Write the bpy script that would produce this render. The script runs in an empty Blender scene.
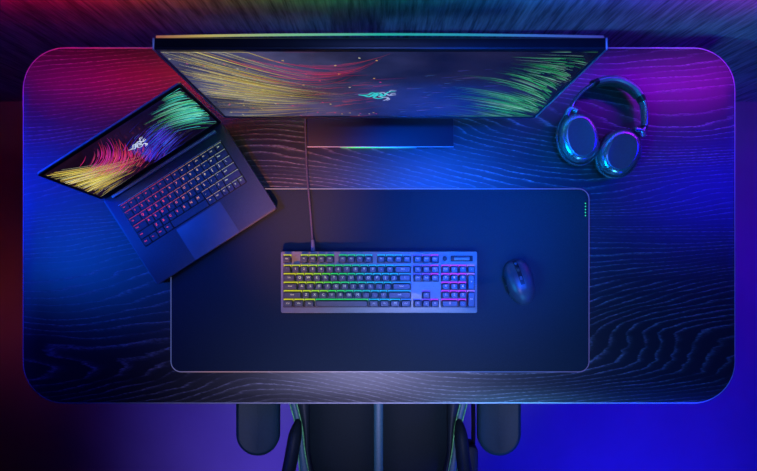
import bpy, bmesh, math, random
from mathutils import Vector, Matrix
random.seed(7)
PI = math.pi
sc = bpy.context.scene
C = sc.collection

# ------------------------------------------------------------------ camera, world, lights, exposure
T = 0.74            # desk top height
CAMH = 1.32         # camera height above the desk top
F = 587.0           # focal length in pixels for a 757 px wide picture
cam_d = bpy.data.cameras.new('camera'); cam = bpy.data.objects.new('camera', cam_d); C.objects.link(cam)
cam.location = (0, 0, T + CAMH); cam.rotation_euler = (0, 0, 0)
cam_d.sensor_width = 36; cam_d.lens = F / 757 * 36; cam_d.clip_start = 0.05; cam_d.clip_end = 50
sc.camera = cam
def P(px, py, h=0.0):          # point seen at a pixel, h metres above the desk top
    s = (CAMH - h) / F
    return Vector(((px - 378.5) * s, (235.5 - py) * s, T + h))

w = bpy.data.worlds.new('world'); sc.world = w; w.use_nodes = True
bg = w.node_tree.nodes['Background']; bg.inputs[0].default_value = (0.10, 0.13, 0.55, 1); bg.inputs[1].default_value = 0.003

def area(name, loc, target, size, color, energy, sizey=None, spread=180):
    l = bpy.data.lights.new(name, 'AREA'); l.energy = energy; l.color = color; l.size = size
    l.spread = math.radians(spread)
    if sizey: l.shape = 'RECTANGLE'; l.size_y = sizey
    o = bpy.data.objects.new(name, l); C.objects.link(o); o.location = loc
    d = Vector(target) - Vector(loc); o.rotation_euler = d.to_track_quat('-Z', 'Y').to_euler()
    return o
def spot(name, loc, target, angle, color, energy, blend=1.0, rad=0.1):
    l = bpy.data.lights.new(name, 'SPOT'); l.energy = energy; l.color = color; l.spot_size = math.radians(angle)
    l.spot_blend = blend; l.shadow_soft_size = rad
    o = bpy.data.objects.new(name, l); C.objects.link(o); o.location = loc
    d = Vector(target) - Vector(loc); o.rotation_euler = d.to_track_quat('-Z', 'Y').to_euler()
    return o
BLUE = (0.0, 0.03, 1.0)
area('blue_light_left', (-1.90, 0.30, T + 0.85), (-0.62, 0.02, T), 0.45, (0.0, 0.02, 1.0), 2.3, spread=60)
area('blue_light_right', (1.75, 0.44, T + 0.95), (0.60, 0.33, T), 0.5, (0.006, 0.0, 1.0), 2.6, spread=60)
area('softbox_front', (0.0, -0.80, T + 1.80), (0, -0.38, T), 0.42, (0.50, 0.50, 1.0), 1.1, sizey=0.16, spread=28)
area('softbox_rear', (0.0, 0.42, T + 1.9), (0.0, 0.15, T), 0.4, (0.14, 0.24, 1.0), 0.45, sizey=0.25, spread=45)
area('cyan_light_front', (0.55, -1.55, T + 0.95), (0.45, -0.1, T), 0.30, (0.06, 0.40, 1.0), 1.1, spread=50)
area('cyan_light_left', (-0.60, -0.45, T + 0.95), (0.47, 0.17, T), 0.45, (0.0, 0.40, 1.0), 0.9, spread=24)
spot('warm_spot', (-0.42, -1.50, T + 1.5), (-0.17, 0.09, T), 8.5, (1.0, 0.27, 0.09), 620, rad=0.08)
spot('blue_spot', (0.42, -0.05, T + 2.6), (0.21, 0.03, T), 13, (0.0, 0.08, 1.0), 1050, rad=0.15)
spot('laptop_blue_spot', (-1.75, -0.22, T + 1.15), (-0.38, 0.08, T), 16, (0.0, 0.10, 1.0), 210, rad=0.2)
spot('floor_red_spot', (-2.0, -0.2, 1.0), (-1.27, -0.24, 0.0), 30, (1.0, 0.09, 0.04), 7, rad=0.2)
area('floor_blue_light', (1.5, -1.7, 1.2), (0.75, -0.75, 0.0), 0.5, (0.010, 0.006, 1.0), 9, spread=70)
spot('floor_blue_side', (1.9, 0.0, 0.9), (1.32, 0.02, 0.0), 75, (0.06, 0.0, 1.0), 26, rad=0.2)
spot('floor_violet_spot', (-0.55, -1.7, 1.1), (-0.36, -0.74, 0.0), 44, (0.17, 0.09, 1.0), 90, rad=0.25)
vs = sc.view_settings
vs.view_transform = 'Standard'; vs.look = 'None'; vs.exposure = 0.0; vs.gamma = 1.0; vs.use_curve_mapping = False

# ------------------------------------------------------------------ materials
def N(nt, kind, **kw):
    n = nt.nodes.new(kind)
    for k, v in kw.items():
        if k in n.inputs.keys(): n.inputs[k].default_value = v
        else: setattr(n, k, v)
    return n
def mat(name, col, rough=0.5, metal=0.0, var=0.25, scale=40, bump=0.0, spec=0.5, coat=0.0, emis=None, estr=0.0):
    m = bpy.data.materials.new(name); m.use_nodes = True; nt = m.node_tree
    b = nt.nodes['Principled BSDF']
    tc = N(nt, 'ShaderNodeTexCoord'); no = N(nt, 'ShaderNodeTexNoise', Scale=scale, Detail=4.0)
    nt.links.new(tc.outputs['Object'], no.inputs['Vector'])
    r = N(nt, 'ShaderNodeValToRGB')
    r.color_ramp.elements[0].position = 0.3; r.color_ramp.elements[1].position = 0.7
    r.color_ramp.elements[0].color = (*[c * (1 - var) for c in col], 1)
    r.color_ramp.elements[1].color = (*[min(1, c * (1 + var)) for c in col], 1)
    nt.links.new(no.outputs['Fac'], r.inputs['Fac']); nt.links.new(r.outputs['Color'], b.inputs['Base Color'])
    b.inputs['Roughness'].default_value = rough; b.inputs['Metallic'].default_value = metal
    b.inputs['Specular IOR Level'].default_value = spec; b.inputs['Coat Weight'].default_value = coat
    if emis: b.inputs['Emission Color'].default_value = (*emis, 1); b.inputs['Emission Strength'].default_value = estr
    if bump:
        bp = N(nt, 'ShaderNodeBump', Strength=bump, Distance=0.001)
        nt.links.new(no.outputs['Fac'], bp.inputs['Height']); nt.links.new(bp.outputs['Normal'], b.inputs['Normal'])
    return m
def glow(name, col, strength):
    m = bpy.data.materials.new(name); m.use_nodes = True; nt = m.node_tree
    b = nt.nodes['Principled BSDF']; b.inputs['Base Color'].default_value = (*[c * 0.3 for c in col], 1)
    b.inputs['Emission Color'].default_value = (*col, 1); b.inputs['Emission Strength'].default_value = strength
    return m
def glow_attr(name, strength):
    m = bpy.data.materials.new(name); m.use_nodes = True; nt = m.node_tree
    b = nt.nodes['Principled BSDF']; b.inputs['Base Color'].default_value = (0.01, 0.01, 0.01, 1); b.inputs['Roughness'].default_value = 0.2
    a = N(nt, 'ShaderNodeAttribute', attribute_name='Col')
    nt.links.new(a.outputs['Color'], b.inputs['Emission Color']); b.inputs['Emission Strength'].default_value = strength
    return m
def glow_ramp(name, axis, lo, hi, stops, strength):
    """emission coloured along a world axis (multi-colour light guides, painted edge light)"""
    m = bpy.data.materials.new(name); m.use_nodes = True; nt = m.node_tree
    b = nt.nodes['Principled BSDF']; b.inputs['Base Color'].default_value = (0.08, 0.08, 0.1, 1); b.inputs['Roughness'].default_value = 0.35
    g = N(nt, 'ShaderNodeNewGeometry'); sx = N(nt, 'ShaderNodeSeparateXYZ'); nt.links.new(g.outputs['Position'], sx.inputs[0])
    mr = N(nt, 'ShaderNodeMapRange'); mr.inputs['From Min'].default_value = lo; mr.inputs['From Max'].default_value = hi
    nt.links.new(sx.outputs[axis], mr.inputs['Value'])
    r = N(nt, 'ShaderNodeValToRGB'); cr = r.color_ramp
    while len(cr.elements) < len(stops): cr.elements.new(0.5)
    for e, (p, c) in zip(cr.elements, stops): e.position = p; e.color = (*c, 1)
    nt.links.new(mr.outputs[0], r.inputs['Fac']); nt.links.new(r.outputs['Color'], b.inputs['Emission Color'])
    b.inputs['Emission Strength'].default_value = strength
    return m

def wood_material():
    m = bpy.data.materials.new('black_oak'); m.use_nodes = True; nt = m.node_tree; L = nt.links.new
    b = nt.nodes['Principled BSDF']
    tc = N(nt, 'ShaderNodeTexCoord')
    def mapped(sx, sy, off=(0, 0, 0)):
        mp = N(nt, 'ShaderNodeMapping'); mp.inputs['Scale'].default_value = (sx, sy, 1); mp.inputs['Location'].default_value = off
        L(tc.outputs['Object'], mp.inputs['Vector']); return mp.outputs[0]
    def noise(v, scale, detail=2.0, rough=0.5):
        n = N(nt, 'ShaderNodeTexNoise', Scale=scale, Detail=detail, Roughness=rough); L(v, n.inputs['Vector']); return n.outputs['Fac']
    def mth(op, a, bb=None, c=None):
        n = N(nt, 'ShaderNodeMath', operation=op)
        for i, q in enumerate((a, bb, c)):
            if q is None: continue
            if isinstance(q, (int, float)): n.inputs[i].default_value = q
            else: L(q, n.inputs[i])
        return n.outputs[0]
    sep = N(nt, 'ShaderNodeSeparateXYZ'); L(tc.outputs['Object'], sep.inputs[0])
    big = noise(mapped(1.0, 3.4, (3.1, 1.7, 0)), 1.0, 1.5, 0.4)
    fine = noise(mapped(9, 60), 1.0, 3.0)
    v = mth('ADD', mth('MULTIPLY', sep.outputs[1], 42.0), mth('MULTIPLY', big, 20.0))
    v = mth('ADD', v, mth('MULTIPLY', fine, 0.5))
    fr = mth('FRACT', mth('MULTIPLY', v, 2.0))
    # each growth ring: sharp rise, slow fall
    ring = N(nt, 'ShaderNodeValToRGB'); cr = ring.color_ramp
    cr.elements[0].position = 0.0; cr.elements[0].color = (0, 0, 0, 1)
    cr.elements[1].position = 1.0; cr.elements[1].color = (0, 0, 0, 1)
    for p, cval in ((0.55, 0.02), (0.76, 0.22), (0.90, 1.0), (0.96, 0.6)):
        e = cr.elements.new(p); e.color = (cval, cval, cval, 1)
    L(fr, ring.inputs['Fac'])
    pore = noise(mapped(110, 900), 1.0, 2.0, 0.6)
    pr = N(nt, 'ShaderNodeMapRange'); pr.inputs['From Min'].default_value = 0.42; pr.inputs['From Max'].default_value = 0.66; L(pore, pr.inputs['Value'])
    patch = noise(mapped(1.8, 42.0, (9, 4, 0)), 1.0, 3.0)
    pm = N(nt, 'ShaderNodeMapRange'); pm.inputs['From Min'].default_value = 0.32; pm.inputs['From Max'].default_value = 0.68; pm.inputs['To Min'].default_value = 0.08; L(patch, pm.inputs['Value'])
    mask = mth('MULTIPLY', mth('MULTIPLY', ring.outputs['Color'], mth('ADD', mth('MULTIPLY', pr.outputs[0], 0.85), 0.15)), pm.outputs[0])
    mix = N(nt, 'ShaderNodeMix', data_type='RGBA')
    L(mask, mix.inputs['Factor'])
    mix.inputs[6].default_value = (0.015, 0.015, 0.018, 1); mix.inputs[7].default_value = (0.36, 0.35, 0.39, 1)
    L(mix.outputs[2], b.inputs['Base Color'])
    b.inputs['Roughness'].default_value = 0.38; b.inputs['Specular IOR Level'].default_value = 0.75
    bp = N(nt, 'ShaderNodeBump', Strength=0.4, Distance=0.0008); L(mask, bp.inputs['Height']); L(bp.outputs['Normal'], b.inputs['Normal'])
    return m

def wall_material():
    m = bpy.data.materials.new('brushed_wall'); m.use_nodes = True; nt = m.node_tree; L = nt.links.new
    b = nt.nodes['Principled BSDF']
    tc = N(nt, 'ShaderNodeTexCoord'); mp = N(nt, 'ShaderNodeMapping'); mp.inputs['Scale'].default_value = (110, 1, 7.0)
    L(tc.outputs['Object'], mp.inputs['Vector'])
    n = N(nt, 'ShaderNodeTexNoise', Scale=1.0, Detail=3.0, Roughness=0.65); L(mp.outputs[0], n.inputs['Vector'])
    r = N(nt, 'ShaderNodeValToRGB'); r.color_ramp.elements[0].position = 0.32; r.color_ramp.elements[1].position = 0.72
    r.color_ramp.elements[0].color = (0.10, 0.10, 0.11, 1); r.color_ramp.elements[1].color = (0.50, 0.50, 0.53, 1)
    L(n.outputs['Fac'], r.inputs['Fac']); L(r.outputs['Color'], b.inputs['Base Color']); b.inputs['Roughness'].default_value = 0.6
    bp = N(nt, 'ShaderNodeBump', Strength=0.6, Distance=0.004); L(n.outputs['Fac'], bp.inputs['Height']); L(bp.outputs['Normal'], b.inputs['Normal'])
    return m

def screen_material(name, cols, strength, rough=0.12):
    m = bpy.data.materials.new(name); m.use_nodes = True; nt = m.node_tree; L = nt.links.new
    b = nt.nodes['Principled BSDF']; b.inputs['Base Color'].default_value = (0.012, 0.012, 0.02, 1); b.inputs['Roughness'].default_value = rough
    tc = N(nt, 'ShaderNodeTexCoord'); n = N(nt, 'ShaderNodeTexNoise', Scale=9.0, Detail=3.0); L(tc.outputs['Object'], n.inputs['Vector'])
    sx = N(nt, 'ShaderNodeSeparateXYZ'); L(tc.outputs['Object'], sx.inputs[0])
    mr = N(nt, 'ShaderNodeMapRange'); mr.inputs['From Min'].default_value = -0.3; mr.inputs['From Max'].default_value = 0.3; L(sx.outputs[0], mr.inputs['Value'])
    r = N(nt, 'ShaderNodeValToRGB'); cr = r.color_ramp
    while len(cr.elements) < len(cols): cr.elements.new(0.5)
    for e, (p, c) in zip(cr.elements, cols): e.position = p; e.color = (*c, 1)
    L(mr.outputs[0], r.inputs['Fac'])
    k = N(nt, 'ShaderNodeMapRange'); k.inputs['From Min'].default_value = 0.35; k.inputs['From Max'].default_value = 0.65; k.inputs['To Min'].default_value = 0.3; k.inputs['To Max'].default_value = 1.2
    L(n.outputs['Fac'], k.inputs['Value'])
    mu = N(nt, 'ShaderNodeMath', operation='MULTIPLY'); L(k.outputs[0], mu.inputs[0]); mu.inputs[1].default_value = strength
    L(r.outputs['Color'], b.inputs['Emission Color']); L(mu.outputs[0], b.inputs['Emission Strength'])
    return m

M = dict(
    wood=wood_material(), wall=wall_material(),
    floor=mat('floor_concrete', (0.30, 0.30, 0.31), 0.6, var=0.12, scale=3, bump=0.05),
    trim=mat('edge_metal', (0.75, 0.75, 0.8), 0.35, 0.4, var=0.08),
    black_metal=mat('black_metal', (0.03, 0.03, 0.035), 0.35, 0.6, var=0.2),
    alu=mat('grey_aluminium', (0.17, 0.21, 0.20), 0.45, 0.2, var=0.06, scale=200),
    lap=mat('dark_aluminium', (0.065, 0.085, 0.125), 0.42, 0.35, var=0.08, scale=300),
    lap_lite=mat('satin_grey', (0.45, 0.47, 0.55), 0.4, 0.3, var=0.1, scale=200),
    pad=mat('touchpad_glass', (0.08, 0.13, 0.20), 0.5, 0.0, var=0.05),
    key=mat('keycap_plastic', (0.03, 0.05, 0.068), 0.42, var=0.1, scale=300),
    lkey=mat('laptop_key_plastic', (0.06, 0.085, 0.13), 0.45, var=0.1, scale=300),
    well=mat('key_well', (0.02, 0.02, 0.024), 0.5, var=0.2),
    mat=mat('mat_cloth', (0.020, 0.034, 0.048), 0.95, var=0.22, scale=900, bump=0.4, spec=0.08),
    rubber=mat('black_rubber', (0.012, 0.012, 0.014), 0.7, var=0.2),
    plastic=mat('black_plastic', (0.012, 0.012, 0.016), 0.4, var=0.2, spec=0.25),
    bezel=mat('bezel_plastic', (0.03, 0.032, 0.045), 0.3, var=0.15),
    gloss=mat('gloss_base', (0.008, 0.008, 0.02), 0.45, 0.0, var=0.1),
    mouse=mat('mouse_shell', (0.04, 0.045, 0.06), 0.36, 0.0, var=0.06, scale=300),
    hp=mat('headphone_shell', (0.34, 0.36, 0.42), 0.27, 0.85, var=0.06, scale=100),
    hp_plate=mat('headphone_plate', (0.06, 0.065, 0.085), 0.42, 0.2, var=0.08, scale=200),
    hp_band=mat('headphone_band', (0.22, 0.24, 0.30), 0.32, 0.6, var=0.08, scale=200),
    cushion=mat('ear_cushion', (0.02, 0.02, 0.022), 0.7, var=0.3, scale=200, bump=0.2),
    leather=mat('black_leather', (0.004, 0.014, 0.018), 0.6, var=0.2, scale=220, bump=0.25, spec=0.15),
    leather2=mat('side_leather', (0.014, 0.026, 0.034), 0.5, var=0.2, scale=220, bump=0.2, spec=0.25),
    stripe=mat('stripe_leather', (0.04, 0.15, 0.20), 0.45, var=0.15, scale=220, bump=0.2),
    armpad=mat('armrest_foam', (0.008, 0.035, 0.05), 0.5, var=0.1, scale=200, spec=0.25),
    piping=mat('green_piping', (0.18, 0.75, 0.22), 0.6, var=0.45, scale=120),
    cable=mat('braided_cable', (0.06, 0.06, 0.08), 0.6, var=0.5, scale=600),
    cabletip=mat('cable_plug', (0.10, 0.13, 0.18), 0.4, var=0.1),
)

# ------------------------------------------------------------------ geometry helpers
def link(name, me, m, parent=None, loc=(0, 0, 0), rot=(0, 0, 0), smooth=True, angle=35):
    o = bpy.data.objects.new(name, me); C.objects.link(o)
    if m and not me.materials: me.materials.append(m)
    o.parent = parent; o.location = loc; o.rotation_euler = rot
    return o
def finish(me, smooth=True, angle=35):
    me.update()
    if smooth:
        for p in me.polygons: p.use_smooth = True
        try: me.set_sharp_from_angle(angle=math.radians(angle))
        except Exception: pass
    return me
def mesh(name, v, f, smooth=True, angle=35):
    me = bpy.data.meshes.new(name); me.from_pydata([tuple(q) for q in v], [], f)
    bm = bmesh.new(); bm.from_mesh(me); bmesh.ops.recalc_face_normals(bm, faces=bm.faces); bm.to_mesh(me); bm.free()
    return finish(me, smooth, angle)
def rrect(wd, dp, r, n=5, cx=0, cy=0):
    pts = []
    for (sx, sy, a0) in ((1, 1, 0), (-1, 1, 90), (-1, -1, 180), (1, -1, 270)):
        for i in range(n + 1):
            a = math.radians(a0 + 90 * i / n)
            pts.append((cx + sx * (wd / 2 - r) + r * math.cos(a), cy + sy * (dp / 2 - r) + r * math.sin(a)))
    return pts
def ell(a, b, n=40, rot=0, cx=0, cy=0, p=2.0):
    out = []
    for i in range(n):
        t = 2 * PI * i / n; c, s = math.cos(t), math.sin(t)
        x = a * math.copysign(abs(c) ** (2 / p), c); y = b * math.copysign(abs(s) ** (2 / p), s)
        out.append((cx + x * math.cos(rot) - y * math.sin(rot), cy + x * math.sin(rot) + y * math.cos(rot)))
    return out
def inset(pts, d):
    n = len(pts); out = []
    for i in range(n):
        p0, p1, p2 = Vector(pts[i - 1]), Vector(pts[i]), Vector(pts[(i + 1) % n])
        e1 = (p1 - p0); e2 = (p2 - p1)
        if e1.length < 1e-9: e1 = e2
        if e2.length < 1e-9: e2 = e1
        e1.normalize(); e2.normalize()
        n1 = Vector((-e1.y, e1.x)); n2 = Vector((-e2.y, e2.x)); nn = (n1 + n2)
        if nn.length < 1e-9: nn = n1
        nn.normalize(); k = d / max(0.4, nn.dot(n1))
        out.append((p1.x + nn.x * k, p1.y + nn.y * k))
    return out
def prism(name, pts, levels, smooth=True, angle=35, hole=False):
    """outline (counter-clockwise) stacked at (z, inset) levels, capped at both ends"""
    v = []; f = []; n = len(pts)
    for z, d in levels:
        for q in (inset(pts, d) if abs(d) > 1e-9 else pts): v.append((q[0], q[1], z))
    for k in range(len(levels) - 1):
        for i in range(n):
            j = (i + 1) % n; f.append((k * n + i, k * n + j, (k + 1) * n + j, (k + 1) * n + i))
    if hole:
        k = len(levels) - 1
        for i in range(n): j = (i + 1) % n; f.append((k * n + i, k * n + j, j, i))
    else:
        f.append(tuple(range(n - 1, -1, -1))); f.append(tuple((len(levels) - 1) * n + i for i in range(n)))
    return mesh(name, v, f, smooth, angle)
def slab(name, pts, z0, z1, b=0.001, bb=None):
    bb = b if bb is None else bb
    lv = [(z0, bb), (z0 + bb, 0), (z1 - b, 0), (z1 - b * 0.3, b * 0.3), (z1, b)]
    if bb == 0: lv = lv[1:]
    return prism(name, pts, lv)
def box(name, sx, sy, sz, cx=0, cy=0, cz=0, b=0.002):
    return slab(name, rrect(sx, sy, max(b, 0.0003), 2, cx, cy), cz - sz / 2, cz + sz / 2, b)
def smooth_path(pts, n=8, closed=False):
    pts = [Vector(p) for p in pts]; out = []
    m = len(pts)
    for i in range(m if closed else m - 1):
        p0 = pts[i - 1] if (closed or i > 0) else pts[0]; p1 = pts[i]; p2 = pts[(i + 1) % m]
        p3 = pts[(i + 2) % m] if (closed or i + 2 < m) else pts[-1]
        for k in range(n):
            t = k / n
            out.append(0.5 * ((2 * p1) + (p2 - p0) * t + (2 * p0 - 5 * p1 + 4 * p2 - p3) * t * t + (3 * p1 - p0 - 3 * p2 + p3) * t ** 3))
    if not closed: out.append(pts[-1])
    return out
def tube(name, path, rx, rz=None, k=10, closed=False, prof=None):
    """sweep an ellipse (rx sideways, rz up) along a path"""
    rz = rx if rz is None else rz
    path = [Vector(p) for p in path]; n = len(path); v = []; f = []
    up0 = Vector((0, 0, 1)); prev = None
    for i, p in enumerate(path):
        a = path[i - 1] if (i > 0 or closed) else p; c = path[(i + 1) % n] if (i < n - 1 or closed) else p
        t = (c - a).normalized()
        s = t.cross(up0)
        if s.length < 0.15: s = prev if prev is not None else t.cross(Vector((0, 1, 0)))
        s = (s - t * s.dot(t)).normalized()
        if prev is not None and s.dot(prev) < 0: s = -s
        prev = s; u = s.cross(t).normalized()
        q = prof(i / (n - 1)) if prof else 1.0
        for j in range(k):
            an = 2 * PI * j / k
            v.append(p + s * (rx * q * math.cos(an)) + u * (rz * q * math.sin(an)))
    for i in range(n if closed else n - 1):
        i2 = (i + 1) % n
        for j in range(k): j2 = (j + 1) % k; f.append((i * k + j, i * k + j2, i2 * k + j2, i2 * k + j))
    if not closed: f.append(tuple(range(k))); f.append(tuple((n - 1) * k + j for j in range(k)))
    return mesh(name, v, f, True, 50)
def thing(name, label, cat, loc=(0, 0, 0), rz=0.0, group=None):
    o = bpy.data.objects.new(name, None); C.objects.link(o); o.location = loc; o.rotation_euler = (0, 0, rz)
    o.empty_display_size = 0.05
    o['label'] = label; o['category'] = cat
    if group: o['group'] = group
    return o
def ribbons(name, strokes, z=0.0):
    """flat strokes in a plane: each = (points2d, width, colour, taper) with a colour attribute"""
    v = []; f = []; col = []
    for pts, wd, c, tp in strokes:
        n = len(pts); b0 = len(v)
        for i, p in enumerate(pts):
            a = Vector(pts[max(0, i - 1)]); d = Vector(pts[min(n - 1, i + 1)]) - a
            if d.length < 1e-9: d = Vector((1, 0))
            d.normalize(); t = i / (n - 1); ww = wd * tp(t) / 2
            v.append((p[0] - d.y * ww, p[1] + d.x * ww, z)); v.append((p[0] + d.y * ww, p[1] - d.x * ww, z))
            cc = c(t) if callable(c) else c
            col += [(*cc, 1), (*cc, 1)]
        for i in range(n - 1): q = b0 + 2 * i; f.append((q, q + 1, q + 3, q + 2))
    me = bpy.data.meshes.new(name); me.from_pydata(v, [], f)
    at = me.color_attributes.new('Col', 'FLOAT_COLOR', 'POINT')
    for i, c in enumerate(col): at.data[i].color = c
    me.update(); return me
_leg = {}
def legend_mesh(txt, size):
    key = (txt, size)
    if key not in _leg:
        cu = bpy.data.curves.new('legend', 'FONT'); cu.body = txt; cu.size = size; cu.align_x = 'CENTER'; cu.align_y = 'CENTER'; cu.resolution_u = 2
        o = bpy.data.objects.new('legend_tmp', cu); C.objects.link(o)
        dg = bpy.context.evaluated_depsgraph_get()
        me = bpy.data.meshes.new_from_object(o.evaluated_get(dg)); me.name = 'legend'
        bpy.data.objects.remove(o); _leg[key] = me
    return _leg[key]

# ------------------------------------------------------------------ setting
def struct(o): o['kind'] = 'structure'; return o
WALLY = 0.47
struct(link('floor', mesh('floor', [(-3, -3, 0), (3, -3, 0), (3, WALLY, 0), (-3, WALLY, 0)], [(0, 1, 2, 3)], False), M['floor']))
struct(link('wall_back', prism('wall_back', [(-3, WALLY), (3, WALLY), (3, WALLY + 0.1), (-3, WALLY + 0.1)], [(0, 0), (2.4, 0)], False), M['wall']))

# ------------------------------------------------------------------ multi-colour LED bar on the wall behind the desk
LEDC = [(0.00, (0.3, 0.0, 0.14)), (0.08, (0.65, 0.0, 0.20)), (0.16, (0.85, 0.0, 0.06)), (0.24, (0.9, 0.015, 0.01)), (0.30, (0.5, 0.09, 0.02)), (0.36, (0.22, 0.16, 0.01)),
        (0.42, (0.03, 0.28, 0.03)), (0.48, (0.0, 0.22, 0.08)), (0.54, (0.0, 0.20, 0.30)), (0.60, (0.01, 0.24, 0.7)),
        (0.68, (0.01, 0.12, 1.0)), (0.78, (0.12, 0.0, 1.3)), (0.86, (0.6, 0.0, 1.6)), (0.94, (0.8, 0.0, 1.6)), (1.0, (0.8, 0.0, 1.5))]
def lerpc(stops, t):
    for (a, ca), (b, cb) in zip(stops, stops[1:]):
        if t <= b: k = (t - a) / (b - a); return tuple(x + (y - x) * k for x, y in zip(ca, cb))
    return stops[-1][1]
bar = thing('light_bar', 'slim black LED bar with rainbow segments fixed to wall behind desk', 'light', (0, WALLY, T + 0.202))
link('housing', box('housing', 2.1, 0.02, 0.022, 0, -0.010, 0.013, 0.002), M['black_metal'], bar)
nseg = 28
seg_me = box('led_segment', 2.06 / nseg - 0.004, 0.014, 0.006, 0, 0, 0, 0.001)
for i in range(nseg):
    t = (i + 0.5) / nseg
    me = seg_me.copy(); me.materials.clear()
    link('led_segment', me, glow('led_%02d' % i, lerpc(LEDC, t), 34), bar, (-1.03 + 2.06 * t, -0.011, -0.001))

# ------------------------------------------------------------------ desk
dx0, dx1 = P(22, 0).x, P(736, 0).x; dy0, dy1 = P(0, 404).y, P(0, 47).y
DW, DD, DCX, DCY = dx1 - dx0, dy1 - dy0, (dx0 + dx1) / 2, (dy0 + dy1) / 2
desk = thing('desk', 'wide dark stained oak desk with rounded corners and thin metal edge', 'desk', (DCX, DCY, 0))
R = 0.095
link('tabletop', slab('tabletop', inset(rrect(DW, DD, R, 14), 0.003), T - 0.026, T, 0.0012), M['wood'], desk)
ob = rrect(DW, DD, R, 14)
link('edge_band', prism('edge_band', ob, [(T - 0.025, 0.0032), (T - 0.025, 0.001), (T - 0.023, 0), (T - 0.0025, 0), (T - 0.001, 0.0012), (T - 0.0004, 0.0032)], hole=True), M['trim'], desk)
for sx in (-1, 1):
    for sy in (-1, 1):
        link('leg', slab('leg', rrect(0.06, 0.06, 0.008, 3), 0.0, T - 0.06, 0.002), M['black_metal'], desk, (sx * (DW / 2 - 0.14), sy * (DD / 2 - 0.12), 0))
    link('side_rail', box('side_rail', 0.05, DD - 0.18, 0.034, sx * (DW / 2 - 0.14), 0, T - 0.043, 0.003), M['black_metal'], desk)
link('cross_rail', box('cross_rail', DW - 0.33, 0.05, 0.034, 0, DD / 2 - 0.2, T - 0.043, 0.003), M['black_metal'], desk)

# ------------------------------------------------------------------ desk mat
mx0, mx1 = P(171, 0).x, P(589, 0).x; my0, my1 = P(0, 372).y, P(0, 188.5).y
MW, MD = mx1 - mx0, my1 - my0
MT = 0.0035
dm = thing('desk_mat', 'large black cloth desk mat with rounded corners and thin glowing edge', 'mat', ((mx0 + mx1) / 2, (my0 + my1) / 2, T))
mo = rrect(MW, MD, 0.024, 8)
link('cloth', slab('cloth', inset(mo, 0.0016), 0.0003, 0.0031, 0.0004), M['mat'], dm)
edge_mat = glow_ramp('mat_edge_light', 0, mx0, mx1, [(0, (0.16, 0.22, 0.6)), (0.10, (0.75, 0.38, 0.42)), (0.34, (0.8, 0.5, 0.55)), (0.52, (0.22, 0.3, 0.8)), (0.75, (0.05, 0.22, 0.85)), (1, (0.16, 0.13, 0.5))], 0.42)
link('glowing_edge', prism('glowing_edge', mo, [(0.0004, 0.002), (0.0004, 0.0004), (0.0012, 0), (0.0028, 0), (MT, 0.0008), (MT, 0.002)], hole=True), edge_mat, dm)
tagp = P(585.3, 209.5, 0.003)
tg = link('edge_tag', slab('edge_tag', rrect(0.0075, 0.036, 0.002, 3), 0, 0.0007, 0.0002), M['plastic'], dm, (tagp.x - dm.location.x, tagp.y - dm.location.y, 0.0031))
dot_me = prism('tag_dot', ell(0.0014, 0.0014, 10), [(0, 0), (0.0003, 0)])
gd = glow('tag_green', (0.06, 0.9, 0.2), 0.9)
for i in range(5): link('tag_dot', dot_me, gd, tg, (0.0, (i - 2) * 0.0068, 0.0007))

# ------------------------------------------------------------------ monitor
mon = thing('monitor', 'large thin monitor standing at back of desk, colourful light streaks on screen', 'monitor', (0.0, 0.0, T))
tilt = math.radians(-3.0)
MONW, MONH = 0.610, 0.362
# panel frame: local x right, local y up the screen, local z toward the user
pan_y, pan_h = 0.232, 0.168
pan = link('panel_housing', slab('panel_housing', rrect(MONW, MONH, 0.003, 3, 0, MONH / 2), -0.016, 0.0, 0.0012), M['bezel'], mon, (0.002, pan_y, pan_h), (PI / 2 + tilt, 0, 0))
pan.rotation_euler = (PI / 2 - math.radians(3.0), 0, 0)
link('rear_shell', slab('rear_shell', rrect(0.50, 0.26, 0.04, 6, 0, MONH / 2), -0.040, -0.0155, 0.008, 0.014), M['plastic'], pan)
link('top_cover', box('top_cover', MONW - 0.004, 0.0015, 0.012, 0, MONH + 0.0003, -0.0085, 0.0004), M['plastic'], pan)
for s in (-1, 1):
    link('side_trim', box('side_trim', 0.0028, MONH, 0.0165, s * (MONW / 2 + 0.0008), MONH / 2, -0.0078, 0.0008), M['trim'], pan)
link('bottom_chin', box('bottom_chin', MONW - 0.004, 0.010, 0.0022, 0, 0.0052, 0.0008, 0.0006), M['bezel'], pan)
edge_glow_mat = glow_ramp('painted_edge_light', 0, -0.305, 0.305, [(0, (0.5, 0.12, 0.10)), (0.12, (0.75, 0.60, 0.15)), (0.3, (0.30, 0.75, 0.40)), (0.5, (0.03, 0.62, 0.50)), (0.7, (0.03, 0.45, 0.65)), (0.85, (0.06, 0.2, 0.8)), (1, (0.07, 0.07, 0.55))], 0.6)
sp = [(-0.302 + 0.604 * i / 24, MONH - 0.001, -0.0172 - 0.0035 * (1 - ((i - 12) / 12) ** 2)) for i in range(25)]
link('painted_rear_glow', tube('painted_rear_glow', sp, 0.0020, 0.0016, 6), edge_glow_mat, pan)  # wall bar's light on the rear top edge, painted in as emission
SW, SH = MONW - 0.012, MONH - 0.020
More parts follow.
